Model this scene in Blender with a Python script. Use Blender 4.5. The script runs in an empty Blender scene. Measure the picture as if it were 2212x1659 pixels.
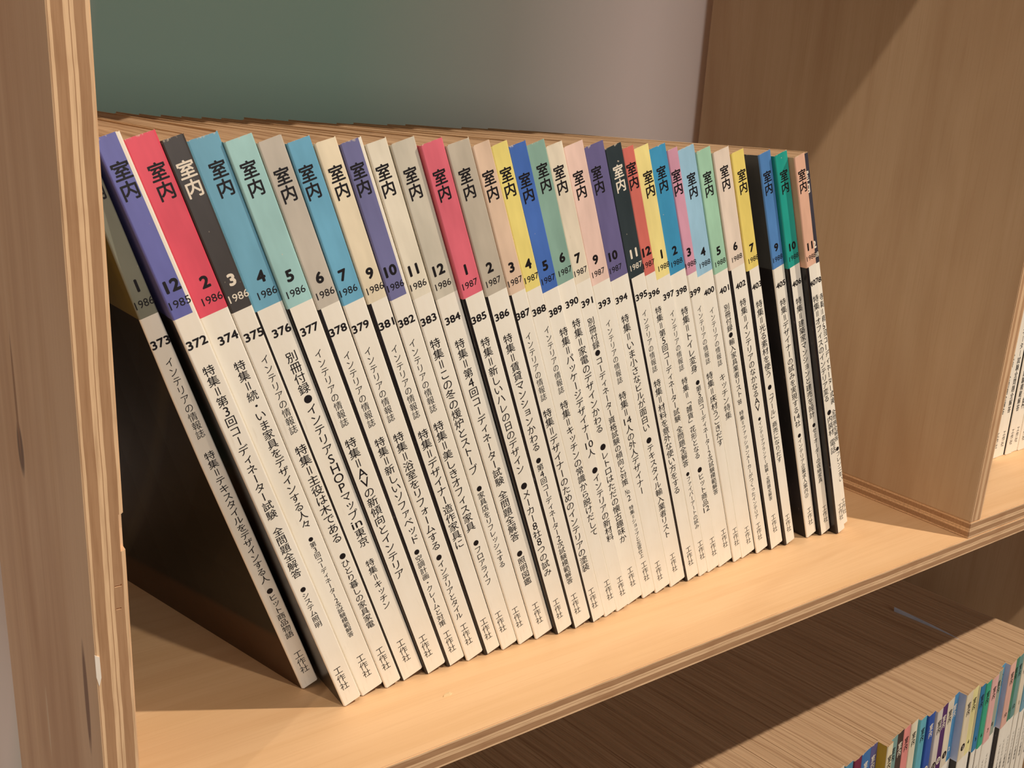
import bpy, bmesh, math, random
from mathutils import Matrix, Vector
random.seed(7)
S = bpy.context.scene
COL = S.collection
MM = 0.001                                   # every length below is written in millimetres

# ------------------------------------------------------------------ camera
cam = bpy.data.objects.new('camera', bpy.data.cameras.new('camera')); COL.objects.link(cam); S.camera = cam
right = Vector((0.813203, -0.579414, 0.054595)); down = Vector((-0.121498, -0.260762, -0.957727)); fwd = Vector((0.569156, 0.772194, -0.28245))
cm = Matrix((right, -down, -fwd)).transposed().to_4x4(); cm.translation = Vector((-104.7488, -289.6546, 260.5183)) * MM
cam.matrix_world = cm
cam.data.sensor_fit = 'HORIZONTAL'; cam.data.sensor_width = 36.0; cam.data.lens = 36.0 * 2082.76 / 2212.0
cam.data.clip_start = 0.01; cam.data.clip_end = 50
cam.data.dof.use_dof = False

# ------------------------------------------------------------------ world, lamps, exposure
S.view_settings.view_transform = 'Standard'; S.view_settings.look = 'None'; S.view_settings.gamma = 1.0
S.view_settings.use_curve_mapping = False; S.view_settings.exposure = -0.06
w = bpy.data.worlds.new('room_light'); S.world = w; w.use_nodes = True
w.node_tree.nodes['Background'].inputs[0].default_value = (1.0, 0.90, 0.80, 1); w.node_tree.nodes['Background'].inputs[1].default_value = 0.085

def spot(name, loc, target, power, radius, col):
    l = bpy.data.lights.new(name, 'SPOT'); l.energy = power; l.shadow_soft_size = radius; l.color = col
    l.spot_size = math.radians(80); l.spot_blend = 0.6
    o = bpy.data.objects.new(name, l); COL.objects.link(o); o.location = Vector(loc) * MM
    o.rotation_euler = (Vector(target) * MM - o.location).to_track_quat('-Z', 'Y').to_euler()
WARM = (1.0, 0.86, 0.71)
spot('ceiling_downlight_west', (-210, -950, 2000), (250, 50, 100), 40, 0.02, WARM)
spot('fill_spot_far_west', (-1560, -950, 2000), (-50, 50, 100), 34, 0.02, WARM)  # added fill spot that brightens the left upright's outer face
spot('ceiling_downlight_east', (1140, -950, 2000), (250, 50, 100), 166, 0.02, WARM)

def window_light(name, loc, target, sx, sy, power, col):
    l = bpy.data.lights.new(name, 'AREA'); l.shape = 'RECTANGLE'; l.size = sx; l.size_y = sy; l.energy = power; l.color = col
    o = bpy.data.objects.new(name, l); COL.objects.link(o); o.location = Vector(loc) * MM
    o.rotation_euler = (Vector(target) * MM - o.location).to_track_quat('-Z', 'Y').to_euler()
window_light('daylight_window', (150, -3050, 600), (250, 150, 250), 1.8, 1.4, 31, (1.0, 0.97, 0.93))

# ------------------------------------------------------------------ material helpers
def srgb(c):
    f = lambda v: (v / 12.92 if v <= 0.04045 else ((v + 0.055) / 1.055) ** 2.4)
    return tuple(f(x / 255.0) for x in c) + (1.0,)
class NT:
    def __init__(s, name, rough=0.6, spec=0.3):
        s.m = bpy.data.materials.new(name); s.m.use_nodes = True; s.t = s.m.node_tree
        s.b = s.t.nodes['Principled BSDF']; s.b.inputs['Roughness'].default_value = rough; s.b.inputs['Specular IOR Level'].default_value = spec
    def n(s, typ, **kw):
        x = s.t.nodes.new(typ)
        for k, v in kw.items(): setattr(x, k, v)
        return x
    def l(s, a, b): s.t.links.new(a, b)
    def coord(s, scale=(1, 1, 1), loc=(0, 0, 0)):
        tc = s.n('ShaderNodeTexCoord'); mp = s.n('ShaderNodeMapping'); s.l(tc.outputs['Object'], mp.inputs['Vector'])
        mp.inputs['Scale'].default_value = scale; mp.inputs['Location'].default_value = loc; return mp.outputs[0]
    def noise(s, vec, scale=1.0, detail=3.0, rough=0.5, dist=0.0):
        x = s.n('ShaderNodeTexNoise'); s.l(vec, x.inputs['Vector']); x.inputs['Scale'].default_value = scale
        x.inputs['Detail'].default_value = detail; x.inputs['Roughness'].default_value = rough; x.inputs['Distortion'].default_value = dist
        return x.outputs['Fac']
    def ramp(s, fac, stops, interp='LINEAR'):
        x = s.n('ShaderNodeValToRGB'); x.color_ramp.interpolation = interp; e = x.color_ramp.elements
        while len(e) < len(stops): e.new(0.5)
        for i, (p, c) in enumerate(stops): e[i].position = p; e[i].color = c if len(c) == 4 else c + (1,)
        s.l(fac, x.inputs[0]); return x.outputs[0]
    def mix(s, fac, a, b, mode='MIX'):
        x = s.n('ShaderNodeMix', data_type='RGBA', blend_type=mode)
        for sock, v in ((x.inputs['Factor'], fac), (x.inputs['A'], a), (x.inputs['B'], b)):
            if hasattr(v, 'links'): s.l(v, sock)
            else: sock.default_value = v
        return x.outputs['Result']
    def math(s, op, a, b=0.0, c=0.0):
        x = s.n('ShaderNodeMath', operation=op)
        for i, v in enumerate((a, b, c)):
            if hasattr(v, 'links'): s.l(v, x.inputs[i])
            else: x.inputs[i].default_value = v
        return x.outputs[0]
    def sep(s, vec):
        x = s.n('ShaderNodeSeparateXYZ'); s.l(vec, x.inputs[0]); return x.outputs
    def color(s, c): s.l(c, s.b.inputs['Base Color'])
    def bump(s, h, strength=0.2, dist=0.0005):
        x = s.n('ShaderNodeBump'); x.inputs['Strength'].default_value = strength; x.inputs['Distance'].default_value = dist
        s.l(h, x.inputs['Height']); s.l(x.outputs[0], s.b.inputs['Normal'])

def veneer(name, pale, mid, dark, grain, seed=0.0, big=6.0, rough=0.5, spots=()):
    """plywood face veneer; grain = index of the axis the fibres run along"""
    m = NT(name, rough, 0.35)
    sc = [60.0, 60.0, 60.0]; sc[grain] = 2.2
    fine = [900.0, 900.0, 900.0]; fine[grain] = 22.0
    bg = [big * 3, big * 3, big * 3]; bg[grain] = big * 0.6
    a = m.noise(m.coord(tuple(sc), (seed, seed, seed)), 1.0, 4, 0.55, 0.6)
    b = m.noise(m.coord(tuple(fine), (seed, 0, 0)), 1.0, 3, 0.6)
    c = m.noise(m.coord(tuple(bg), (seed * 2, seed, 0)), 1.0, 3, 0.6, 0.8)
    base = m.ramp(a, [(0.30, mid), (0.55, pale), (0.75, mid)])
    base = m.mix(m.ramp(c, [(0.46, (0, 0, 0, 1)), (0.74, (0.75, 0.75, 0.75, 1))]), base, dark)
    base = m.mix(m.ramp(b, [(0.50, (0, 0, 0, 1)), (0.72, (0.22, 0.22, 0.22, 1))]), base, dark)
    x = m.sep(m.coord())
    for y0, z0, ry, rz, col in spots:                       # knots, gouges
        dy = m.math('DIVIDE', m.math('SUBTRACT', x[1], y0), ry); dz = m.math('DIVIDE', m.math('SUBTRACT', x[2], z0), rz)
        d = m.math('ADD', m.math('ADD', m.math('MULTIPLY', dy, dy), m.math('MULTIPLY', dz, dz)), m.math('MULTIPLY', m.math('SUBTRACT', a, 0.5), 1.2))
        base = m.mix(m.ramp(d, [(0.45, (0.9, 0.9, 0.9, 1)), (1.0, (0, 0, 0, 1))]), base, srgb(col))
    m.color(base); m.bump(b, 0.10, 0.0002)
    return m.m
def ply_edge(name, axis, thick, run, light, dark, rims=True):
    """edge of a plywood board: five plies stacked along `axis` (board starts at local 0), running along `run`"""
    m = NT(name, 0.7, 0.2)
    co = m.coord(); x = m.sep(co)
    wob = [3.0, 3.0, 3.0]; wob[run] = 26.0
    n1 = m.noise(m.coord(tuple(wob)), 1.0, 3, 0.6)
    t = m.math('DIVIDE', x[axis], thick)
    t = m.math('ADD', t, m.math('MULTIPLY', m.math('SUBTRACT', n1, 0.5), 0.10))
    r = m.ramp(t, [(0.0, light), (0.11, dark), (0.38, light), (0.505, dark[:3] + (1,)), (0.53, light), (0.62, dark), (0.885, light)], 'CONSTANT')
    fib = [700.0, 700.0, 700.0]; fib[run] = 40.0
    n2 = m.noise(m.coord(tuple(fib)), 1.0, 3, 0.6)
    blot = [40.0, 40.0, 40.0]
    n3 = m.noise(m.coord(tuple(blot)), 1.0, 3, 0.6)
    r = m.mix(m.ramp(n2, [(0.45, (0, 0, 0, 1)), (0.75, (0.4, 0.4, 0.4, 1))]), r, srgb((128, 84, 48)))
    r = m.mix(m.ramp(n3, [(0.55, (0, 0, 0, 1)), (0.75, (0.25, 0.25, 0.25, 1))]), r, srgb((150, 100, 62)))
    m.color(r); m.bump(n2, 0.25, 0.0004)
    return m.m

# ------------------------------------------------------------------ object helpers
def add_props(o, label=None, cat=None, group=None, kind=None):
    if label: o['label'] = label
    if cat: o['category'] = cat
    if group: o['group'] = group
    if kind: o['kind'] = kind
    return o
def mesh_obj(name, verts, faces, mats, fmat=None, parent=None, loc=(0, 0, 0), smooth=False):
    me = bpy.data.meshes.new(name); me.from_pydata([tuple(c * MM for c in v) for v in verts], [], faces)
    for m in mats: me.materials.append(m)
    if fmat: me.polygons.foreach_set('material_index', fmat)
    if smooth: me.polygons.foreach_set('use_smooth', [True] * len(me.polygons))
    me.update()
    o = bpy.data.objects.new(name, me); COL.objects.link(o); o.location = Vector(loc) * MM
    if parent: o.parent = parent
    return o
def empty(name, loc, rot=(0, 0, 0)):
    o = bpy.data.objects.new(name, None); COL.objects.link(o); o.empty_display_size = 0.02
    o.location = Vector(loc) * MM; o.rotation_euler = rot; return o
def board(name, lo, hi, face_mat, edge_mat, thin, parent=None):
    """bevelled plywood board; `thin` = axis of its thickness. Faces across that axis take the veneer, the rest the ply edge."""
    bm = bmesh.new(); bmesh.ops.create_cube(bm, size=1.0)
    d = [hi[i] - lo[i] for i in range(3)]
    for v in bm.verts: v.co = Vector([(v.co[i] + 0.5) * d[i] for i in range(3)])
    bmesh.ops.bevel(bm, geom=bm.edges[:], offset=0.45, segments=2, affect='EDGES')
    bm.normal_update()
    for f in bm.faces:
        f.material_index = 0 if abs(f.normal[thin]) > 0.8 else 1
    for v in bm.verts: v.co *= MM
    me = bpy.data.meshes.new(name); bm.to_mesh(me); bm.free()
    me.materials.append(face_mat); me.materials.append(edge_mat)
    o = bpy.data.objects.new(name, me); COL.objects.link(o)
    o.location = Vector(lo) * MM
    if parent: o.parent = parent; o.location -= parent.location
    return o

# ------------------------------------------------------------------ the room
def wall_bounce_tint():
    m = NT('wall_bounce_tint', 0.8, 0.15); x = m.sep(m.coord())
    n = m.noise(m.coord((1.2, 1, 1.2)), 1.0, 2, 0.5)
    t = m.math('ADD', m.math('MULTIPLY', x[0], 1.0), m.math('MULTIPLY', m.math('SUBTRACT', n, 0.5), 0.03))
    # sage green reflected from the room, put into the mauve-white wall's colour
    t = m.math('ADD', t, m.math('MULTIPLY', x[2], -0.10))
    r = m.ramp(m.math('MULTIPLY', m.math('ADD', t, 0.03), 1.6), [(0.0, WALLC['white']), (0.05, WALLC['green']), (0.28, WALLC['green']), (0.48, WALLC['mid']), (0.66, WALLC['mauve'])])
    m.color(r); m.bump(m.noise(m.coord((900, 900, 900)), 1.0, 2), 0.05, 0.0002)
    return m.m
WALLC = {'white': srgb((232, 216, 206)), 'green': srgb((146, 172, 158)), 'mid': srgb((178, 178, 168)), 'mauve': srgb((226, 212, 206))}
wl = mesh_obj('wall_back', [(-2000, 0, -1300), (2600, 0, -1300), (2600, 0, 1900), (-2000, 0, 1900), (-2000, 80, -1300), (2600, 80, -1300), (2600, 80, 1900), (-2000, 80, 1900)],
              [(0, 1, 2, 3), (5, 4, 7, 6), (4, 0, 3, 7), (1, 5, 6, 2), (3, 2, 6, 7), (4, 5, 1, 0)], [wall_bounce_tint()], loc=(0, 287, 0))
add_props(wl, kind='structure')
fm = NT('floor_boards', 0.5); fx = fm.noise(fm.coord((3, 40, 1)), 1.0, 4); fm.color(fm.ramp(fx, [(0.3, srgb((120, 86, 56))), (0.7, srgb((150, 112, 76)))]))
fl = mesh_obj('floor', [(-2000, -2500, 0), (2600, -2500, 0), (2600, 287, 0), (-2000, 287, 0), (-2000, -2500, -60), (2600, -2500, -60), (2600, 287, -60), (-2000, 287, -60)],
              [(0, 1, 2, 3), (7, 6, 5, 4), (4, 5, 1, 0), (5, 6, 2, 1), (6, 7, 3, 2), (7, 4, 0, 3)], [fm.m], loc=(0, 0, -1100))
add_props(fl, kind='structure')

# ------------------------------------------------------------------ plywood shelving
PALE, MID = srgb((236, 196, 150)), srgb((228, 186, 138))
V_SHELF = veneer('birch_face_shelf', PALE, MID, srgb((212, 164, 116)), 0, 1.3)
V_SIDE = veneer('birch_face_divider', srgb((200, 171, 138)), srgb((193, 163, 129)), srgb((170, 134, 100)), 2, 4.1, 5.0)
V_LEFT = veneer('birch_face_upright', srgb((240, 206, 168)), srgb((230, 192, 150)), srgb((200, 152, 108)), 2, 8.7, 4.0, spots=[(0.1107, 1.1575, 0.0075, 0.0125, (112, 82, 66)), (0.112, 1.178, 0.003, 0.03, (170, 128, 92)), (0.019, 1.098, 0.004, 0.024, (126, 84, 60)), (0.106, 1.035, 0.002, 0.02, (238, 214, 184))])
PL, PD = srgb((230, 192, 150)), srgb((178, 138, 102))
E_X = lambda n, t: ply_edge(n, 2, t * MM, 0, PL, PD)
E_V = lambda n, t, d=srgb((192, 150, 112)): ply_edge(n, 0, t * MM, 2, PL, d)
def shelf(lo, hi, label):
    o = board('shelf_board', lo, hi, V_SHELF, E_X('ply_edge_shelf', hi[2] - lo[2]), 2)
    return add_props(o, label, 'shelf')
shelf((-37.5, 0, -11.5), (1120, 279, 0), 'pale plywood shelf board the leaning row of magazines stands on')
shelf((-37.5, 0, 494), (1120, 279, 505.5), 'plywood shelf board above the frame, over the leaning row')
shelf((-1060, 0, 494), (-49, 279, 505.5), 'unseen light-blocking board added beyond the left edge, above the frame')  # added board, keeps the far spot's light off the back wall
shelf((-37.5, 0, -426.1), (1120, 279, -414.6), 'plywood shelf board under the lower row of magazines, below the frame')

def chipped_upright():
    o = board('shelf_upright', (-48.8, 0, -1040), (-37.6, 212, 900), V_LEFT, E_V('ply_edge_upright', 11.2, PD), 0)
    # splintered stretches of the right front edge, cut out of the board
    for z, h, dx, dy in ((1165.5, 12.5, 1.5, 3.0), (1147.2, 0.8, 2.2, 1.2), (1139.2, 0.6, 1.6, 1.0)):
        bm = bmesh.new(); bmesh.ops.create_cube(bm, size=1.0)
        for v in bm.verts: v.co = Vector(((11.2 - dx + (v.co.x + 0.5) * 6 if h > 2 else 7.2 + (v.co.x + 0.5) * dx), -3 + (v.co.y + 0.5) * (3 + dy), z + v.co.z * h + (v.co.x * 1.2 if h > 2 else 0))) * MM
        me = bpy.data.meshes.new('cut'); bm.to_mesh(me); bm.free(); c = bpy.data.objects.new('cut', me); COL.objects.link(c); c.location = o.location
        md = o.modifiers.new('cut', 'BOOLEAN'); md.object = c; md.solver = 'EXACT'
        bpy.context.view_layer.update(); dg = bpy.context.evaluated_depsgraph_get(); dg.update()
        nm = bpy.data.meshes.new_from_object(o.evaluated_get(dg)); o.modifiers.clear(); o.data = nm; bpy.data.objects.remove(c)
    V = [(-0.5, -0.35, 0), (0.9, -0.35, -1.0), (1.0, -0.35, -8.5), (0.2, -0.35, -11.5), (-0.45, -0.3, -8.0), (-0.5, 0.1, 0), (0.9, 0.1, -1.0), (1.0, 0.1, -8.5), (0.2, 0.1, -11.5), (-0.45, 0.1, -8.0)]
    wp = NT('white_paint', 0.6); wp.b.inputs['Base Color'].default_value = srgb((240, 228, 212))
    mesh_obj('paint_fleck', V, [(0, 1, 2, 3, 4), (9, 8, 7, 6, 5)] + [(i, 5 + i, 5 + (i + 1) % 5, (i + 1) % 5) for i in range(5)], [wp.m], None, o, (0.3, 0, 1125))
    add_props(o, 'plywood upright panel at the left edge, its layered front edge towards us', 'shelf upright')
    return o
UP = chipped_upright()
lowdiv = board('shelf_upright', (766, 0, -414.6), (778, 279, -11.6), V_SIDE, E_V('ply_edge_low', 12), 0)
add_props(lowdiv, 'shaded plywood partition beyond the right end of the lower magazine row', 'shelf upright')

box = empty('storage_box', (487.8, 0, 0.05))
add_props(box, 'open plywood box on the shelf, right of the leaning magazines', 'storage box')
board('base_panel', (487.8, 0, 0.05), (1000, 279, 11.6), V_SHELF, E_X('ply_edge_base', 11.5), 2, box)
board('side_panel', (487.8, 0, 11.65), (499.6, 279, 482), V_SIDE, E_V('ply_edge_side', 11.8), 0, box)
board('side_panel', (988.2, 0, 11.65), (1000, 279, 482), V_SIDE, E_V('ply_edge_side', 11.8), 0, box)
board('top_panel', (487.8, 0, 482.05), (1000, 279, 493.6), V_SHELF, E_X('ply_edge_top', 11.5), 2, box)

# ------------------------------------------------------------------ lettering
GL = {}
_fc = bpy.data.curves.new('glyph', 'FONT'); _fc.resolution_u = 3; _fo = bpy.data.objects.new('glyph', _fc); COL.objects.link(_fo)
def glyph(t):
    k = t
    if k not in GL:
        _fc.body = t
        dg = bpy.context.evaluated_depsgraph_get(); dg.update()
        me = bpy.data.meshes.new_from_object(_fo.evaluated_get(dg))
        V = [(v.co.x, v.co.y) for v in me.vertices]; F = [tuple(p.vertices) for p in me.polygons]
        bpy.data.meshes.remove(me); GL[k] = (V, F)
    return GL[k]
def bbox(V):
    xs = [v[0] for v in V]; ys = [v[1] for v in V]; return min(xs), max(xs), min(ys), max(ys)
class Letters:
    """flat printed lettering on a spine, u to the right and v up, in millimetres"""
    def __init__(s): s.V = []; s.F = []; s.M = []
    def put(s, V, F, mat, y=0.0):
        o = len(s.V); s.V += [(a, y, b) for a, b in V]; s.F += [tuple(i + o for i in f) for f in F]; s.M += [mat] * len(F)
    def stamp(s, V, F, mat, b, y=0.0):
        """print a glyph; b > 0 thickens its strokes by b millimetres each way"""
        if b < 0.004: return s.put(V, F, mat, y)
        ring = ((1, 0), (-1, 0), (0, 1), (0, -1), (0.7, 0.7), (-0.7, 0.7), (0.7, -0.7), (-0.7, -0.7)) if b > 0.09 else ((1, 0), (-1, 0), (0, 1), (0, -1))
        for i, (dx, dy) in enumerate(ring): s.put([(a + dx * b, c + dy * b) for a, c in V], F, mat, y - 0.0015 * i)
    def row(s, t, u, v, h, bold, mat, wmax=None, squeeze=1.0, y=0.0):
        """horizontal text centred on (u, v), capital height h"""
        V, F = glyph(t); x0, x1, y0, y1 = bbox(V); k = h / (y1 - y0); kx = k * squeeze
        if wmax and (x1 - x0) * kx > wmax: kx = wmax / (x1 - x0)
        s.stamp([(u + (x - (x0 + x1) / 2) * kx, v + (q - (y0 + y1) / 2) * k) for x, q in V], F, mat, bold * k, y)
    def disc(s, u, v, r, mat, r_in=0.0):
        n = 20; A = [(math.cos(2 * math.pi * i / n), math.sin(2 * math.pi * i / n)) for i in range(n)]
        if r_in: s.put([(u + r * c, v + r * q) for c, q in A] + [(u + r_in * c, v + r_in * q) for c, q in A], [(i, (i + 1) % n, n + (i + 1) % n, n + i) for i in range(n)], mat)
        else: s.put([(u + r * c, v + r * q) for c, q in A], [tuple(range(n))], mat)
    def column(s, t, u, v0, v1, mat, width, bold=0.006):
        """vertical text from v0 down to v1; {..} is set sideways in one cell, long marks are turned"""
        toks = []; i = 0
        while i < len(t):
            if t[i] == '{': j = t.index('}', i); toks.append(t[i + 1:j]); i = j + 1
            else: toks.append(t[i]); i += 1
        p = (v0 - v1) / len(toks)
        for q, k in enumerate(toks):
            vc = v0 - p * (q + 0.5)
            if k == '●': s.disc(u, vc, min(p, width) * 0.36, mat); continue
            V, F = glyph(k)
            if len(k) > 1 or ord(k) < 128:
                x0, x1, y0, y1 = bbox(V); hh = p * (0.86 if len(k) == 1 else 0.78)
                kx = min(hh / (y1 - y0), width * 0.95 / (x1 - x0)) if len(k) == 1 else width * (0.95 if len(k) < 4 else 1.0) / (x1 - x0)
                ky = hh / (y1 - y0)
                s.stamp([(u + (x - (x0 + x1) / 2) * kx, vc + (y - (y0 + y1) / 2) * ky) for x, y in V], F, mat, bold * min(p, width)); continue
            if k in '＝ー「」':
                V = [((y - 0.38) + 0.5, -(x - 0.5) + 0.38) for x, y in V] if k != 'ー' else [((y - 0.38) + 0.5, (x - 0.5) + 0.38) for x, y in V]
                if k == 'ー': F = [f[::-1] for f in F]; V = [(1.0 - x, y) for x, y in V]
            dx = 0.08 if k in 'ァィゥェォッャュョっゃゅょ' else 0.0
            s.stamp([(u + (x - 0.5 + dx) * width, vc + (y - 0.38 + dx) * p) for x, y in V], F, mat, bold * min(p, width))
    def build(s, parent, name, y=-0.05):
        if not s.V: return None
        return mesh_obj(name, [(u, y + d, v) for u, d, v in s.V], s.F, [INK, INKW], s.M, parent)
_k = NT('black_ink', 0.45, 0.3); _k.b.inputs['Base Color'].default_value = srgb((26, 20, 22)); INK = _k.m
_k = NT('white_ink', 0.5, 0.3); _k.b.inputs['Base Color'].default_value = srgb((238, 226, 206)); INKW = _k.m

# ------------------------------------------------------------------ magazine materials
def paper_cover():
    m = NT('spine_paper', 0.5, 0.35)
    n = m.noise(m.coord((60, 60, 14), (0, 0, 0)), 1.0, 4, 0.6); f = m.noise(m.coord((700, 700, 90)), 1.0, 3)
    c = m.ramp(n, [(0.35, srgb((240, 231, 213))), (0.6, srgb((247, 240, 225)))])
    c = m.mix(m.ramp(f, [(0.62, (0, 0, 0, 1)), (0.85, (0.25, 0.25, 0.25, 1))]), c, srgb((190, 170, 140)))
    m.color(c); return m.m
PAPER = paper_cover()
def band_mat(name, rgb, worn=1.0):
    m = NT(name, 0.36, 0.45)
    c = srgb(rgb); oi = m.n('ShaderNodeObjectInfo')
    co = m.coord(); x = m.sep(co)
    rv = m.n('ShaderNodeVectorMath', operation='ADD'); m.l(co, rv.inputs[0]); m.l(oi.outputs['Location'], rv.inputs[1])
    mp = m.n('ShaderNodeMapping'); m.l(rv.outputs[0], mp.inputs[0]); mp.inputs['Scale'].default_value = (420, 420, 300)
    n = m.noise(mp.outputs[0], 1.0, 4, 0.65)
    edge = m.math('ADD', m.math('MULTIPLY', m.math('SUBTRACT', x[2], 0.2555), 330.0), m.math('MULTIPLY', m.math('SUBTRACT', n, 0.5), 2.4 * worn))
    wear = m.ramp(edge, [(0.45, (0, 0, 0, 1)), (0.75, (0.85, 0.85, 0.85, 1))])
    mp2 = m.n('ShaderNodeMapping'); m.l(rv.outputs[0], mp2.inputs[0]); mp2.inputs['Scale'].default_value = (600, 600, 420)
    sp = m.ramp(m.noise(mp2.outputs[0], 1.0, 1, 0.5), [(0.80, (0, 0, 0, 1)), (0.84, (0.6, 0.6, 0.6, 1))])
    mp3 = m.n('ShaderNodeMapping'); m.l(rv.outputs[0], mp3.inputs[0]); mp3.inputs['Scale'].default_value = (90, 90, 25)
    tone = m.noise(mp3.outputs[0], 1.0, 3, 0.6)
    dk = tuple(v * 0.86 for v in c[:3]) + (1,); lt = tuple(min(1, v * 1.08 + 0.006) for v in c[:3]) + (1,)
    col = m.ramp(tone, [(0.3, dk), (0.7, lt)])
    col = m.mix(m.math('MAXIMUM', wear, sp), col, srgb((222, 206, 180)))
    m.color(col); return m.m
def photo_cover(name, rgb):
    m = NT(name, 0.3, 0.5); oi = m.n('ShaderNodeObjectInfo')
    rv = m.n('ShaderNodeVectorMath', operation='ADD'); m.l(m.coord(), rv.inputs[0]); m.l(oi.outputs['Location'], rv.inputs[1])
    def sc(v):
        mp = m.n('ShaderNodeMapping'); m.l(rv.outputs[0], mp.inputs[0]); mp.inputs['Scale'].default_value = v; return mp.outputs[0]
    c = srgb(rgb); n = m.noise(sc((30, 30, 40)), 1.0, 2, 0.5)
    col = m.ramp(n, [(0.35, tuple(v * 0.6 for v in c[:3]) + (1,)), (0.7, tuple(v * 1.5 for v in c[:3]) + (1,))])
    s = m.ramp(m.noise(sc((500, 900, 160)), 1.0, 2, 0.6), [(0.70, (0, 0, 0, 1)), (0.76, (0.55, 0.55, 0.55, 1))])
    m.color(m.mix(s, col, srgb((150, 138, 140)))); return m.m
BLACK_COVER = photo_cover('black_photo_cover', (30, 24, 26))
def page_edges():
    m = NT('page_edges', 0.85, 0.1); oi = m.n('ShaderNodeObjectInfo')
    rv = m.n('ShaderNodeVectorMath', operation='ADD'); m.l(m.coord(), rv.inputs[0])
    rs = m.n('ShaderNodeVectorMath', operation='SCALE'); m.l(oi.outputs['Location'], rs.inputs[0]); rs.inputs['Scale'].default_value = 3.7; m.l(rs.outputs[0], rv.inputs[1])
    x = m.sep(rv.outputs[0])
    wav = m.noise(m.coord((8, 16, 8)), 1.0, 2, 0.5)
    xx = m.math('ADD', x[0], m.math('MULTIPLY', m.math('SUBTRACT', wav, 0.5), 0.004))
    cv = m.n('ShaderNodeCombineXYZ'); m.l(m.math('MULTIPLY', xx, 900.0), cv.inputs[0]); m.l(m.math('MULTIPLY', x[1], 9.0), cv.inputs[1]); m.l(m.math('MULTIPLY', x[2], 9.0), cv.inputs[2])
    n = m.noise(cv.outputs[0], 1.0, 4, 0.62)
    cv2 = m.n('ShaderNodeCombineXYZ'); m.l(m.math('MULTIPLY', xx, 330.0), cv2.inputs[0]); m.l(m.math('MULTIPLY', x[1], 5.0), cv2.inputs[1])
    n2 = m.noise(cv2.outputs[0], 1.0, 2, 0.5)
    c = m.ramp(n, [(0.28, srgb((142, 110, 82))), (0.45, srgb((178, 147, 115))), (0.7, srgb((199, 169, 136)))])
    c = m.mix(m.ramp(n2, [(0.24, (0.75, 0.75, 0.75, 1)), (0.33, (0, 0, 0, 1))]), c, srgb((120, 82, 52)))
    m.color(c); m.bump(n, 0.5, 0.0004); return m.m
PAGES = page_edges()
_k = NT('cover_rim', 0.8, 0.1); _k.b.inputs['Base Color'].default_value = srgb((196, 166, 132)); RIM = _k.m
CREAM_RIM = (232, 216, 194)

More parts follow.
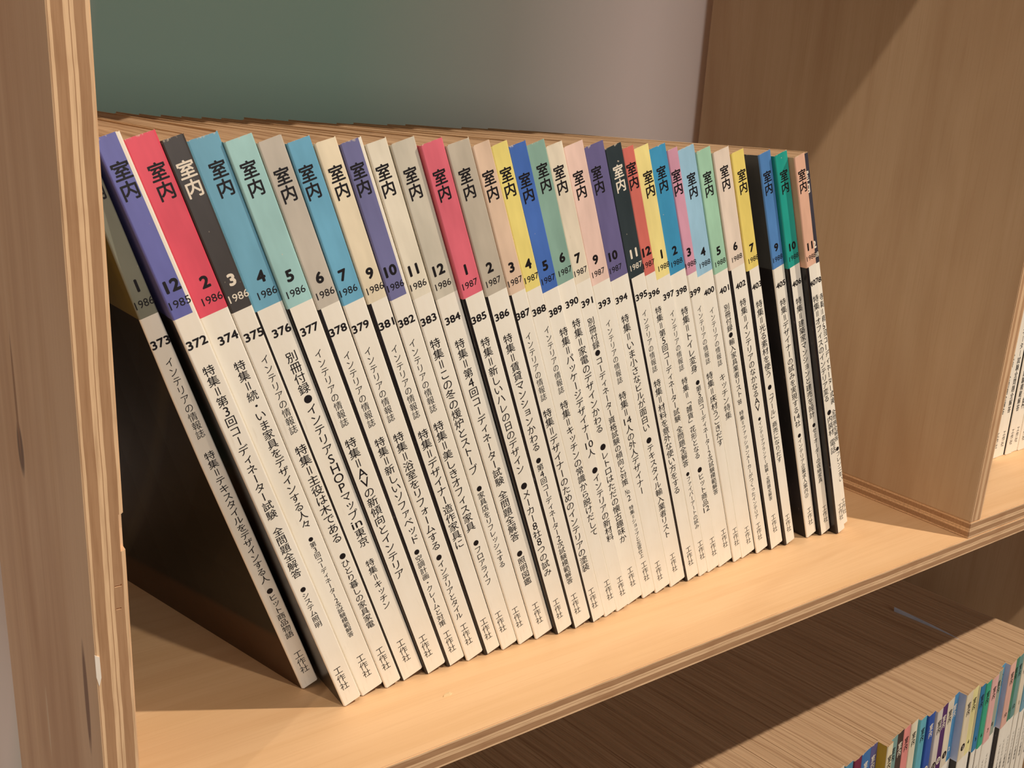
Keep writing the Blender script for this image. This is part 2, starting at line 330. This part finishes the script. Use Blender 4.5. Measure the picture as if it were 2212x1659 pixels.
# ------------------------------------------------------------------ magazines
def magazine_parts(root, w, D, H, vb, band, left_low, letters, drop=0.0, rim=0.0, seed=0, left_top=None, fold=0.0, warp=None):
    """cover (wrapped round: left cover, spine, right cover) > lettering, and the page block"""
    rng = random.Random(seed); r = 0.8; th = 0.3
    arc = lambda cx, a0, a1, rad: [(cx + rad * math.cos(a0 + (a1 - a0) * i / 6), r + rad * math.sin(a0 + (a1 - a0) * i / 6)) for i in range(7)]
    P, N = math.pi, -math.pi / 2
    out = [(0, D)] + arc(r, P, 1.5 * P, r) + ([(r + fold, 0)] if fold else []) + ([(w - r - rim, 0)] if rim else []) + arc(w - r, 1.5 * P, 2 * P, r) + [(w, D)]
    inn = [(th, D)] + arc(r, P, 1.5 * P, r - th) + ([(r + fold, th)] if fold else []) + ([(w - r - rim, th)] if rim else []) + arc(w - r, 1.5 * P, 2 * P, r - th) + [(w - th, D)]
    n = len(out); last = n - 2
    top = []
    for j in range(n):
        z = H - drop * out[j][1] / D + rng.uniform(-0.12, 0.12)
        if min(abs(j - 3), abs(j - last + 3)) < 4: z -= rng.uniform(0.0, 0.35)
        top.append(z)
    bot = [0.0 if j in (0, 1, n - 1) else rng.uniform(0, 0.15) + (0.25 if min(abs(j - 3), abs(j - last + 3)) < 3 else 0) for j in range(n)]
    V = []; F = []; Mi = []
    for j in range(n): V += [(out[j][0], out[j][1], bot[j]), (out[j][0], out[j][1], vb), (out[j][0], out[j][1], top[j])]
    o2 = len(V)
    for j in range(n): V += [(inn[j][0], inn[j][1], bot[j]), (inn[j][0], inn[j][1], top[j])]
    for j in range(n - 1):
        side = 'L' if j == 0 or (fold and j <= 7) else ('R' if j == n - 2 else 'S')
        hi = {'L': 2, 'R': 1, 'S': 0}[side]; lo = {'L': 3, 'R': 1, 'S': 1}[side]
        if rim and side == 'S' and j > 7 and out[j][0] >= w - r - rim - 0.01: hi = 1
        a, b = 3 * j, 3 * (j + 1)
        F += [(a, b, b + 1, a + 1), (a + 1, b + 1, b + 2, a + 2)]; Mi += [lo, hi]
        c, d = o2 + 2 * j, o2 + 2 * (j + 1)
        F += [(d, c, c + 1, d + 1), (a + 2, b + 2, d + 1, c + 1), (b, a, c, d)]; Mi += [5, 5, 5]
    for j, fl in ((0, False), (n - 1, True)):
        a, c = 3 * j, o2 + 2 * j
        q = (a, a + 1, a + 2, c + 1, c); F.append(q if not fl else q[::-1]); Mi.append(5)
    cov = mesh_obj('cover', V, F, [band, PAPER, left_top or band, left_low, PAPER, RIM], Mi, root)
    def bend(o, sub=True):
        bm = bmesh.new(); bm.from_mesh(o.data)
        if sub: bmesh.ops.subdivide_edges(bm, edges=bm.edges[:], cuts=5, use_grid_fill=True)
        for v in bm.verts:
            s = warp[0] * v.co.y * max(0.0, 1.0 - v.co.z / (H * MM)); v.co.x -= s * math.cos(warp[1]); v.co.z += s * math.sin(warp[1])
            k = max(0.0, v.co.z / MM - 110.0) / 147.0
            v.co.x += (4.5 - 3.0 * min(1.0, max(0.0, v.co.x / (w * MM)))) * k * k * MM; v.co.y -= warp[2] * v.co.z
        bm.to_mesh(o.data); bm.free()
    if warp: bend(cov)
    # page block with a slightly uneven top
    x0, x1, y0, y1 = th + 0.02, w - th - 0.02, th + 0.05, D - 1.5; nx, ny = 9, 9
    ph = [rng.uniform(0, 6.28) for _ in range(4)]; am = rng.uniform(0.12, 0.3); down0 = rng.uniform(0.05, 0.3)
    V = []; F = []
    for i in range(nx):
        for k in range(ny):
            x = x0 + (x1 - x0) * i / (nx - 1); y = y0 + (y1 - y0) * k / (ny - 1)
            z = H - down0 - drop * y / D - am * (1 + math.sin(i * 1.9 + ph[0] + 0.25 * k)) * 0.5 - 0.2 * (1 + math.sin(k * 0.7 + ph[1]))*0.5
            V.append((x, y, z))
    for i in range(nx - 1):
        for k in range(ny - 1):
            F.append((i * ny + k, (i + 1) * ny + k, (i + 1) * ny + k + 1, i * ny + k + 1))
    b = len(V); V += [(x0, y0, 0.4), (x1, y0, 0.4), (x1, y1, 0.4), (x0, y1, 0.4)]
    F += [(b + 3, b + 2, b + 1, b),
          tuple([b, b + 1] + [i * ny for i in range(nx - 1, -1, -1)]),
          tuple([b + 2, b + 3] + [i * ny + ny - 1 for i in range(nx)]),
          tuple([b + 3, b] + list(range(0, ny))),
          tuple([b + 1, b + 2] + [(nx - 1) * ny + k for k in range(ny - 1, -1, -1)])]
    if warp:
        zt = H - 0.6
        V = [(x, y, z) for z in (0.4, zt) for x, y in ((x0 + 0.4, y0), (x1, y0), (x1, y1), (x0 + 0.4, y1))]
        F = [(3, 2, 1, 0), (4, 5, 6, 7), (0, 1, 5, 4), (1, 2, 6, 5), (2, 3, 7, 6), (3, 0, 4, 7)]
    pb = mesh_obj('page_block', V, F, [PAGES], None, root)
    if warp: bend(pb)
    for part, L in (letters or {}).items():
        lo = L.build(cov, part)
        if warp and lo: bend(lo, False)
    return cov

BOOKS = [
(372,59.70,44.25,20.25,8.85,248.2,12,1985,(86, 90, 172),'blue-violet',[["特集=第3回コーディネーター試験",4.37,171.8,101.8],["全問題全解答",4.02,97.9,71.9],["●システム照明",3.99,67.1,44.5],["工作社",3.8,21.5,8.0]]),
(373,49.70,65.70,20.60,8.00,247.5,1,1986,(112, 114, 96),'grey-green',[["インテリアの情報誌",5.87,174.3,138.5],["特集=テキスタイルをデザインする人",6.28,132.4,63.2],["●ヒット商品物語",4.99,60.3,30.1],["工作社",4.98,21.7,7.9]]),
(374,69.80,47.07,20.33,11.20,246.9,2,1986,(228, 58, 82),'crimson red',[["特集=続・いま家具をデザインする人々",6.75,170.6,91.8],["●第3回コーディネーター2次試験模範解答",6.15,87.8,32.1],["工作社",6.13,21.3,7.8]]),
(375,81.87,46.95,20.33,8.27,248.6,3,1986,(42, 36, 34),'black',[["インテリアの情報誌",5.03,172.5,136.9],["特集=主役は木である",4.92,131.7,82.2],["●ひとり暮しの家具家電",4.39,77.2,34.4],["工作社",4.03,22.9,9.2]]),
(376,91.02,48.05,20.37,11.51,247.8,4,1986,(96, 166, 196),'dusty blue',[["別冊付録●インテリアSHOPマップ{in}東京",6.85,171.9,76.1],["特集=キッチン",6.15,69.2,40.9],["工作社",5.82,22.1,8.6]]),
(377,103.50,46.94,20.39,10.90,248.5,5,1986,(156, 208, 206),'pale mint',[["インテリアの情報誌",5.3,172.4,136.4],["特集=AVの新傾向とインテリア",4.81,131.1,56.2],["工作社",4.28,22.3,8.6]]),
(378,115.26,47.07,20.35,9.82,246.1,6,1986,(198, 188, 172),'grey',[["インテリアの情報誌",4.93,170.2,134.2],["特集=新しいソファベッド",5.66,128.6,72.0],["●空調計画・クレームと対策",4.71,69.5,23.1],["工作社",5.05,19.9,6.5]]),
(379,125.86,46.64,20.31,9.66,247.5,7,1986,(92, 168, 204),'sky blue',[["インテリアの情報誌",3.61,171.6,135.8],["特集=浴室をリフォームする",4.05,130.3,66.5],["●インテリアとタイル",3.65,64.4,25.1],["工作社",4.1,21.8,8.3]]),
(381,136.29,46.42,20.25,9.10,247.1,9,1986,(240, 224, 190),'cream',[["インテリアの情報誌",4.83,170.8,135.0],["特集=デザイナー造作家具に",5.14,129.3,64.0],["工作社",4.66,21.2,7.6]]),
(382,146.12,45.97,20.20,9.33,248.5,10,1986,(100, 100, 154),'slate purple',[["インテリアの情報誌",3.63,173.1,137.3],["特集=美しきオフィス家具",3.6,132.7,72.6],["●フロアライフ",3.86,67.4,40.0],["工作社",3.65,23.2,10.0]]),
(383,156.18,45.81,20.13,9.35,247.9,11,1986,(238, 228, 204),'ivory',[["特集=この冬の煖炉とストーブ",3.8,172.2,102.3],["●家具店をリフレッシュする",3.87,96.2,47.8],["工作社",3.44,22.9,9.7]]),
(384,166.27,45.40,20.07,11.16,246.3,12,1986,(206, 198, 178),'greyish beige',[["特集=第4回コーディネーター試験",5.04,170.3,93.2],["全問題全解答",4.71,90.5,60.8],["●照明図鑑",4.72,55.1,33.4],["工作社",5.04,21.5,7.7]]),
(385,178.28,43.73,20.01,10.55,245.7,1,1987,(230, 92, 112),'coral red',[["特集=新しいハレの日のデザイン",4.86,170.2,98.2],["●メーカー8社8つの試み",4.54,93.6,36.4],["工作社",4.67,21.2,8.1]]),
(386,189.64,43.51,19.96,11.40,246.0,2,1987,(190, 178, 158),'taupe grey',[["特集=賃貸マンションかわる",5.23,170.6,108.4],["●第4回コーディネーター2次試験模範解答",4.72,105.3,27.7],["工作社",4.73,21.2,7.6]]),
(387,201.90,43.59,19.92,8.82,245.5,3,1987,(232, 198, 168),'beige',[["インテリアの情報誌",4.19,170.4,134.6],["特集=デザイナーのためのインテリアの塗装",4.16,130.3,32.5],["工作社",4.17,21.2,7.6]]),
(388,211.40,44.51,19.89,8.63,246.7,4,1987,(244, 224, 118),'bright yellow',[["インテリアの情報誌",6.07,171.5,135.8],["特集=キッチンの常識から脱けだして",5.98,132.0,51.4],["工作社",6.53,21.9,8.3]]),
(389,220.71,45.60,19.88,9.50,244.0,5,1987,(48, 96, 188),'royal blue',[["特集=パッケージデザイナー{10}人",6.69,169.4,97.4],["●インテリアの新材料",6.51,91.6,44.4],["工作社",6.43,20.6,7.4]]),
(390,230.94,48.26,19.87,11.22,247.4,6,1987,(126, 168, 152),'grey-green',[["特集=家電のデザインかわる",6.75,172.2,108.6],["●レトロはただの懐古趣味か",6.51,102.7,39.6],["工作社",6.54,22.5,9.2]]),
(391,243.06,49.11,19.89,9.56,247.3,7,1987,(238, 224, 198),'cream',[["別冊付録●コーディネーター資格試験の傾向と対策",4.47,172.7,74.5],["{No.}2",4.97,72.7,64.2],["特集=ショップと左官仕上",5.1,61.5,25.8],["工作社",5.48,23.2,9.6]]),
(393,253.48,49.88,19.91,11.51,244.6,9,1987,(244, 206, 190),'pale pink',[["インテリアの情報誌",5.06,169.9,134.2],["特集={14}人の外人デザイナー",4.8,129.7,66.1],["工作社",5.27,20.1,6.5]]),
(394,266.04,50.85,19.95,11.90,246.9,10,1987,(92, 84, 138),'purple',[["特集=いま小さなビルが面白い",4.66,171.8,103.4],["●テキスタイル輸入業者リスト",4.82,100.2,33.0],["工作社",5.55,21.5,8.2]]),
(395,279.08,51.04,20.01,10.07,247.6,11,1987,(20, 34, 40),'green-black',[["インテリアの情報誌",5.23,172.9,137.1],["特集=材料を意外な使い方をする",5.13,132.9,59.9],["工作社",5.65,22.6,8.7]]),
(396,290.23,51.76,20.07,7.34,249.4,12,1987,(216, 98, 86),'brick red',[["特集=第5回コーディネーター試験",4.59,174.1,104.9],["全問題全解答",4.89,102.5,75.7],["●ファイバーアートの試み",4.88,72.3,32.6],["工作社",5.41,23.8,10.2]]),
(397,298.54,52.82,20.15,9.83,244.5,1,1988,(248, 228, 138),'pale yellow',[["インテリアの情報誌",6.55,170.2,134.3],["特集=「雑貨」花形となる",7.09,130.1,77.5],["●ヒット商品{12}",7.49,72.4,40.5],["工作社",7.74,22.0,8.3]]),
(398,309.56,54.21,20.24,11.62,246.9,2,1988,(42, 144, 196),'cerulean blue',[["特集=トイレ変身",6.14,171.2,131.7],["●第5回コーディネーター2次試験模範解答",7.02,127.0,50.0],["工作社",7.83,24.3,10.4]]),
(399,322.55,54.27,20.34,7.19,246.3,3,1988,(212, 146, 172),'mauve pink',[["インテリアの情報誌",4.71,171.5,136.1],["特集=床材うごきだす",4.71,131.4,82.8],["工作社",5.35,23.9,10.2]]),
(400,330.89,55.38,20.45,11.89,243.6,4,1988,(150, 200, 228),'light blue',[["インテリアの情報誌",6.67,168.9,132.7],["キッチン特集",6.92,127.9,97.8],["工作社",7.62,20.3,6.9]]),
(401,344.31,55.14,20.58,10.31,245.0,5,1988,(156, 208, 176),'mint green',[["別冊付録●輸入家具業者リスト",5.2,170.7,111.4],["{'88}",4.3,110.9,106.6],["特集=ファッションメーカーがつくったインテリア",4.55,103.0,24.7],["工作社",4.69,21.8,8.3]]),
(402,356.13,54.39,20.72,11.75,248.2,6,1988,(238, 218, 198),'cream',[["特集=インテリアのなかなるAV",6.23,172.8,99.6],["●インテリアプランナー試験・全問題全解答",6.38,96.0,35.1],["工作社",6.48,24.4,10.4]]),
(403,369.55,53.98,20.87,9.59,246.7,7,1988,(244, 218, 104),'yellow',[["特集=光る素材を使う",5.7,171.3,121.2],["●「プール」商売になりだす",5.22,117.2,61.6],["工作社",5.47,22.0,8.1]]),
(405,391.73,54.30,21.03,9.34,246.6,9,1988,(64, 124, 194),'steel blue',[["特集=デザイナーの試みを実現する{14}社",4.47,171.3,83.9],["●インテリア企業求人案内②",4.52,79.5,29.9],["工作社",5.13,22.1,7.9]]),
(406,402.67,52.20,21.20,10.03,247.4,10,1988,(0, 152, 136),'emerald green',[["特集=建築家マンションと建売を設計",5.27,171.6,89.0],["●セミオーダーの収納家具",5.91,85.3,39.5],["工作社",6.59,20.9,7.1]]),
(407,414.38,48.24,21.37,8.53,248.7,11,1988,(232, 176, 146),'salmon',[["特集=オフィスのインテリア変る",4.51,173.4,100.6],["●内装材",5.44,94.9,75.4],["電話",5.85,72.9,61.7],["工作社",6.62,21.8,8.3]]),
(408,424.50,53.74,21.54,9.00,247.3,12,1988,(34, 32, 46),'black',[["特集=第6回コーディネーター試験",7.62,171.9,94.7],["全問題全解答",8.26,90.7,66.7],["●フレンニ主い",8.57,62.7,34.6],["工作社",9.56,20.8,7.8]]),
]
GREY_BAND = band_mat('charcoal_cover_band', (58, 58, 58))
OLIVE_BAND = band_mat('olive_cover_band', (118, 106, 44))
def chair_cover():
    m = NT('dark_photo_cover', 0.45, 0.3); x = m.sep(m.coord())
    d = m.n('ShaderNodeVectorMath', operation='DISTANCE'); m.l(m.coord((0, 1, 1)), d.inputs[0]); d.inputs[1].default_value = (0, 0.155, 0.115)
    c = m.ramp(d.outputs['Value'], [(0.038, srgb((58, 38, 22))), (0.042, srgb((26, 24, 16)))])
    f = m.ramp(m.math('ADD', m.math('MULTIPLY', x[1], 0.9), x[2]), [(0.150, (0, 0, 0, 1)), (0.153, (1, 1, 1, 1)), (0.158, (1, 1, 1, 1)), (0.161, (0, 0, 0, 1))])
    c = m.mix(f, c, srgb((52, 48, 32)))
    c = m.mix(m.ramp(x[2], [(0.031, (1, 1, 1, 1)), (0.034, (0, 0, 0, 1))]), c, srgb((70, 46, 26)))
    m.color(c); return m.m
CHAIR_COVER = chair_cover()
MON = ['January', 'February', 'March', 'April', 'May', 'June', 'July', 'August', 'September', 'October', 'November', 'December']
# how far the dark front cover wraps round on to the spine
FOLD = {376: 0.05, 377: 0.05, 378: 0.5, 381: 0.6, 385: 0.3, 386: 0.1, 387: 0.1, 395: 0.3, 402: 0.2, 403: 0.9, 406: 0.4, 407: 0.9}
ROW = 'spines of a magazine year run leaning on the middle shelf'
for (num, x, y, lean, wd, shv, mo, yr, rgb, cname, segs) in BOOKS:
    rgb = tuple(v + (k - v) * 0.13 for v, k in zip(rgb, (240, 232, 220)))
    root = empty('magazine', (x, y, 0.05), (0, -math.radians(lean), 0))
    add_props(root, 'magazine with a %s spine top, numbered %d, dated month %d of %d' % (cname, num, mo, yr), 'magazine', ROW)
    L, LD, LH, LP = Letters(), Letters(), Letters(), Letters(); wt = 1 if num in (375, 395, 408) else 0
    uc = segs[0][1] if 3.5 < segs[0][1] < wd - 3.0 else wd / 2
    du = min(max(uc, 4.0), wd - 3.7)
    dv = shv - 247.0
    L.column('室内', du - 0.1, shv + 0.2, shv - 13.2, wt, 6.5, 0.020)
    LD.row(str(mo), du + 0.1, 203.0 + dv * 0.6, 4.2, 0.042, wt, 6.4, 1.08)
    LD.row(str(yr), du + 0.25, 196.3 + dv * 0.6, 2.9, 0.004, wt, 7.6, 1.15)
    LD.row(str(num), du + 0.1, 180.4 + dv * 0.6, 3.2, 0.03, 0, 7.4, 1.2)
    for t, u, v0, v1 in segs:
        cells = len(t) - (3 if '{' in t else 0); p = (v0 - v1) / max(cells, 1)
        wid = min(p * (0.92 if t in ('工作社', 'インテリアの情報誌') else 1.04), 5.4)
        if t.startswith('{'): wid = 3.4
        u = max(wid / 2 + 0.5, min(u, wd - wid / 2 - 0.35)) if num != 373 else 4.3
        (LP if t == '工作社' else LH).column(t.replace('=', '＝'), u, v0, v1, 0, max(wid, 2.3), 0.006 if t.startswith(('特集', '●', '全', '別')) else 0.0)
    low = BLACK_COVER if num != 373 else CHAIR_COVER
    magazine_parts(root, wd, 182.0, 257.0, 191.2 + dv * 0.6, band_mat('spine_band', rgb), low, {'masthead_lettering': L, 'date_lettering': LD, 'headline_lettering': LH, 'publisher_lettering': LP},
                   drop=max(0.0, min(3.0, (x - 60) / 60.0)), rim=0.7 if num in (372, 382) else 0.0, seed=num, fold=FOLD.get(num, 0.0), left_top={373: OLIVE_BAND, 405: GREY_BAND}.get(num),
                   warp=(0.28, math.radians(lean), 0.078) if num == 373 else None)

# ------------------------------------------------------------------ lower row
# (front top right corner x, y), spine colour, name, ink, disc (0 none, 1 dark, 2 white), left cover colour
LOW = [(439.4, 17.1, (128, 44, 74), 'maroon', 1, 0, None), (452.6, 19.0, (62, 118, 178), 'mid blue', 1, 0, None), (462.7, 20.5, (88, 88, 140), 'slate violet', 1, 0, None),
       (471.6, 14.0, (238, 224, 188), 'cream and yellow-sided', 0, 0, (222, 182, 50)), (482.8, 17.6, (134, 170, 162), 'grey-green', 0, 0, None), (492.4, 18.9, (74, 60, 54), 'dark brown', 1, 0, None),
       (502.4, 20.0, (238, 150, 142), 'rose pink', 0, 0, None), (512.7, 20.5, (240, 228, 198), 'cream white', 0, 0, None), (522.7, 19.7, (110, 186, 200), 'turquoise', 0, 0, None),
       (533.2, 19.2, (46, 88, 172), 'deep blue', 1, 2, None), (542.2, 18.4, (222, 212, 200), 'pale grey', 0, 1, None), (552.2, 20.2, (86, 46, 104), 'dark purple', 1, 2, None),
       (563.4, 21.6, (236, 222, 196), 'ecru', 0, 1, None), (573.4, 23.8, (72, 142, 190), 'sky blue', 1, 0, None), (585.5, 19.0, (240, 224, 190), 'cream with a lavender left cover', 0, 1, (196, 206, 232)),
       (595.6, 20.4, (240, 228, 160), 'straw yellow', 0, 0, None), (603.6, 19.2, (58, 132, 180), 'azure', 0, 0, (236, 232, 214)), (613.2, 19.4, (58, 176, 138), 'leaf green', 0, 0, (150, 214, 190)),
       (625.2, 20.1, (240, 186, 178), 'shell pink', 0, 0, (240, 214, 206)), (636.6, 22.8, (168, 180, 162), 'sage grey', 0, 0, None), (647.0, 26.5, (90, 160, 196), 'powder blue', 0, 0, None),
       (659.0, 23.5, (242, 190, 172), 'peach pink', 0, 0, (206, 204, 226)), (668.0, 25.4, (64, 134, 108), 'dark green', 0, 0, None), (677.0, 26.4, (110, 158, 152), 'teal grey', 0, 0, (150, 214, 200)),
       (687.0, 26.8, (238, 222, 196), None, 0, 0, None), (696.6, 27.0, (120, 170, 190), None, 0, 0, None), (706.0, 27.2, (236, 226, 206), None, 0, 0, None), (715.0, 27.5, (90, 60, 70), None, 0, 0, None)]
TILT = math.radians(8.0); TWIST = math.radians(6.3); ZB = -414.5; HT = 257.0
LROW = 'magazines standing in the row under the shelf'
def low_place(xr, yr, wd):
    # from the front top right corner back to the base corner
    c, s = math.cos(TILT), math.sin(TILT)
    lx = wd * c - HT * s
    return (xr - lx * math.cos(TWIST), yr - lx * math.sin(TWIST), ZB)
plain_label = 'magazine in the shaded lower row, only the paper top edge showing under the shelf'
# magazines of the lower row whose spines are out of the picture: two are built, the rest copied with their parts
def build_plain(xr, yr, wd, rgb, seed):
    root = empty('magazine', low_place(xr, yr, wd), (0, -TILT, TWIST)); L = Letters()
    L.column('室内', wd / 2, 247.2, 234, 0, 6.2, 0.02)
    magazine_parts(root, wd, 182.0, HT, 191.2, band_mat('spine_band', rgb), BLACK_COVER, {'masthead_lettering': L}, seed=seed)
    return root
def copy_tree(o, parent=None):
    c = o.copy(); COL.objects.link(c)
    if parent: c.parent = parent
    for ch in o.children: copy_tree(ch, c)
    return c
SP = 10.0; x = 429.4; i = 0; plain = []
for k, rgb in enumerate([(90, 150, 180), (236, 214, 190), (150, 60, 80), (120, 120, 160), (60, 90, 70), (228, 210, 120)]):
    plain.append(build_plain(x, 17.0, 9.72, rgb, 900 + k)); x -= SP
while x > 165:
    c = copy_tree(plain[(i * 5 + 2) % 6]); c.location = Vector(low_place(x, 17.0 + random.uniform(-0.8, 0.8), 9.72)) * MM; plain.append(c); x -= SP; i += 1
for c in plain: add_props(c, plain_label, 'magazine', LROW)
plain[0]['label'] = 'lilac-blue topped magazine at the bottom edge, just left of the maroon one'
prev = (429.4, 17.0)
for i, (xr, yr, rgb, cname, ink, disc, lc) in enumerate(LOW):
    wd = min(((xr - prev[0]) * math.cos(TWIST) + (yr - prev[1]) * math.sin(TWIST)) * math.cos(TILT) - 0.15, 12.5); prev = (xr, yr)
    root = empty('magazine', low_place(xr, yr, wd), (0, -TILT, TWIST)); L, LD, LH = Letters(), Letters(), Letters(); u = wd / 2
    L.column('室内', u, 247.2, 234.0, ink, min(6.0, wd - 1.6), 0.018)
    mo = (i % 12) + 1
    if disc:
        LD.disc(u, 203.0, 3.4, disc - 1); LD.row(str(mo), u, 203.0, 3.4, 0.02, 2 - disc, 4.6, 1.0, -0.08)
    else: LD.row(str(mo), u, 203.0, 3.8, 0.03, ink, 5.6)
    LH.column('インテリアの情報誌', u, 172, 136, 0, 3.6)
    top = band_mat('spine_band', rgb)
    magazine_parts(root, wd, 182.0, HT, 191.2, top, BLACK_COVER, {'masthead_lettering': L, 'date_lettering': LD, 'headline_lettering': LH}, seed=700 + i, left_top=band_mat('left_cover_band', lc) if lc else None)
    if cname: lab = '%s magazine in the lower row, lower right corner' % cname
    elif i < 27: lab = ['fourth', 'third', 'second'][i - 24] + ' magazine from the right end of the lower row, only its paper top showing'
    else: lab = 'magazine ending the lower row on the right, only its top edge showing'
    add_props(root, lab, 'magazine', LROW)

# ------------------------------------------------------------------ magazines inside the box on the right
RROW = 'white spines inside the box beyond the divider'
places = ['leftmost white spine', 'second white spine', 'third white spine', 'fourth white spine', 'fifth white spine']
rt = ['●第7回コーディネーター試験・全問題全解答', '●第8回コーディネーター試験 全問題全解答', '●第7回コーディネーター2次試験模範解答', '特集=インテリアの材料', '特集=キッチンの情報']
xx = 620.0
for i in range(5):
    wd = (10.4, 10.6, 9.6, 10.6, 10.0)[i]; ly = (60.0, 60.6, 59.8, 61.0, 60.5)[i]
    if i == 2: xx += 1.2
    root = empty('magazine', (xx, ly, 11.65), (0, -math.radians(1.6), 0)); xx += wd + 0.15
    L, LD, LH, LP = Letters(), Letters(), Letters(), Letters(); L.column('室内', wd / 2, 247.2, 234, 0, 6.2, 0.02); LD.row(str(409 + i), wd / 2, 180.4, 3.3, 0.026, 0, 7.6, 1.18)
    t = rt[i].replace(' ', '').replace('=', '＝')
    LH.column(t, wd / 2, 150, 36, 0, 4.6, 0.014); LP.column('工作社', wd / 2, 21.5, 8.0, 0, 4.2)
    magazine_parts(root, wd, 182.0, 257.0, 191.2, band_mat('spine_band', [(200, 180, 160), (90, 120, 170), (210, 150, 120), (120, 170, 150), (230, 210, 120)][i]), BLACK_COVER, {'masthead_lettering': L, 'date_lettering': LD, 'headline_lettering': LH, 'publisher_lettering': LP}, seed=800 + i)
    add_props(root, places[i] + ' visible inside the box at the right edge, beyond the divider', 'magazine', RROW)

# ------------------------------------------------------------------ small things
def slip():
    m = NT('slip_paper', 0.6, 0.3); m.color(m.ramp(m.noise(m.coord((80, 80, 200)), 1.0, 2), [(0.3, srgb((186, 194, 214))), (0.7, srgb((214, 220, 234)))]))
    n = 10; V = []; F = []
    for i in range(n):
        t = i / (n - 1); y = 58 * t; h = 0.6 + 4.4 * t ** 0.8; x = 0.5 * math.sin(t * 4) - 0.10 * y
        V += [(x, y, -4), (x + 0.25, y, -4), (x + 0.25 - 1.6 * t, y, h), (x - 1.6 * t, y, h)]
    for i in range(n - 1):
        a, b = 4 * i, 4 * i + 4
        for k in range(4): F.append((a + k, b + k, b + (k + 1) % 4, a + (k + 1) % 4))
    F += [(3, 2, 1, 0), (4 * n - 4, 4 * n - 3, 4 * n - 2, 4 * n - 1)]
    o = mesh_obj('paper_slip', V, F, [m.m], None, None, (647.3, 68, -160.2))
    add_props(o, 'bluish white paper slip sticking up out of the lower magazines', 'paper slip')
slip()
def chip():
    m = NT('chip_wood', 0.7); m.b.inputs['Base Color'].default_value = srgb((232, 204, 158))
    V = [(0, 0, 0.02), (3.0, -0.5, 0.02), (5.0, 0.3, 0.02), (4.2, 1.5, 0.02), (1.4, 1.4, 0.02), (0.3, 0.2, 0.9), (2.9, -0.1, 1.3), (4.4, 0.5, 0.5), (3.9, 1.2, 0.9), (1.5, 1.1, 0.8)]
    F = [(4, 3, 2, 1, 0), (5, 6, 7, 8, 9)] + [(i, (i + 1) % 5, 5 + (i + 1) % 5, 5 + i) for i in range(5)]
    o = mesh_obj('wood_chip', V, F, [m.m], None, None, (101, 28, 0.0))
    add_props(o, 'tiny pale wood chip lying on the shelf in front of the magazines', 'wood chip')
chip()
COL.objects.unlink(_fo); bpy.data.objects.remove(_fo)
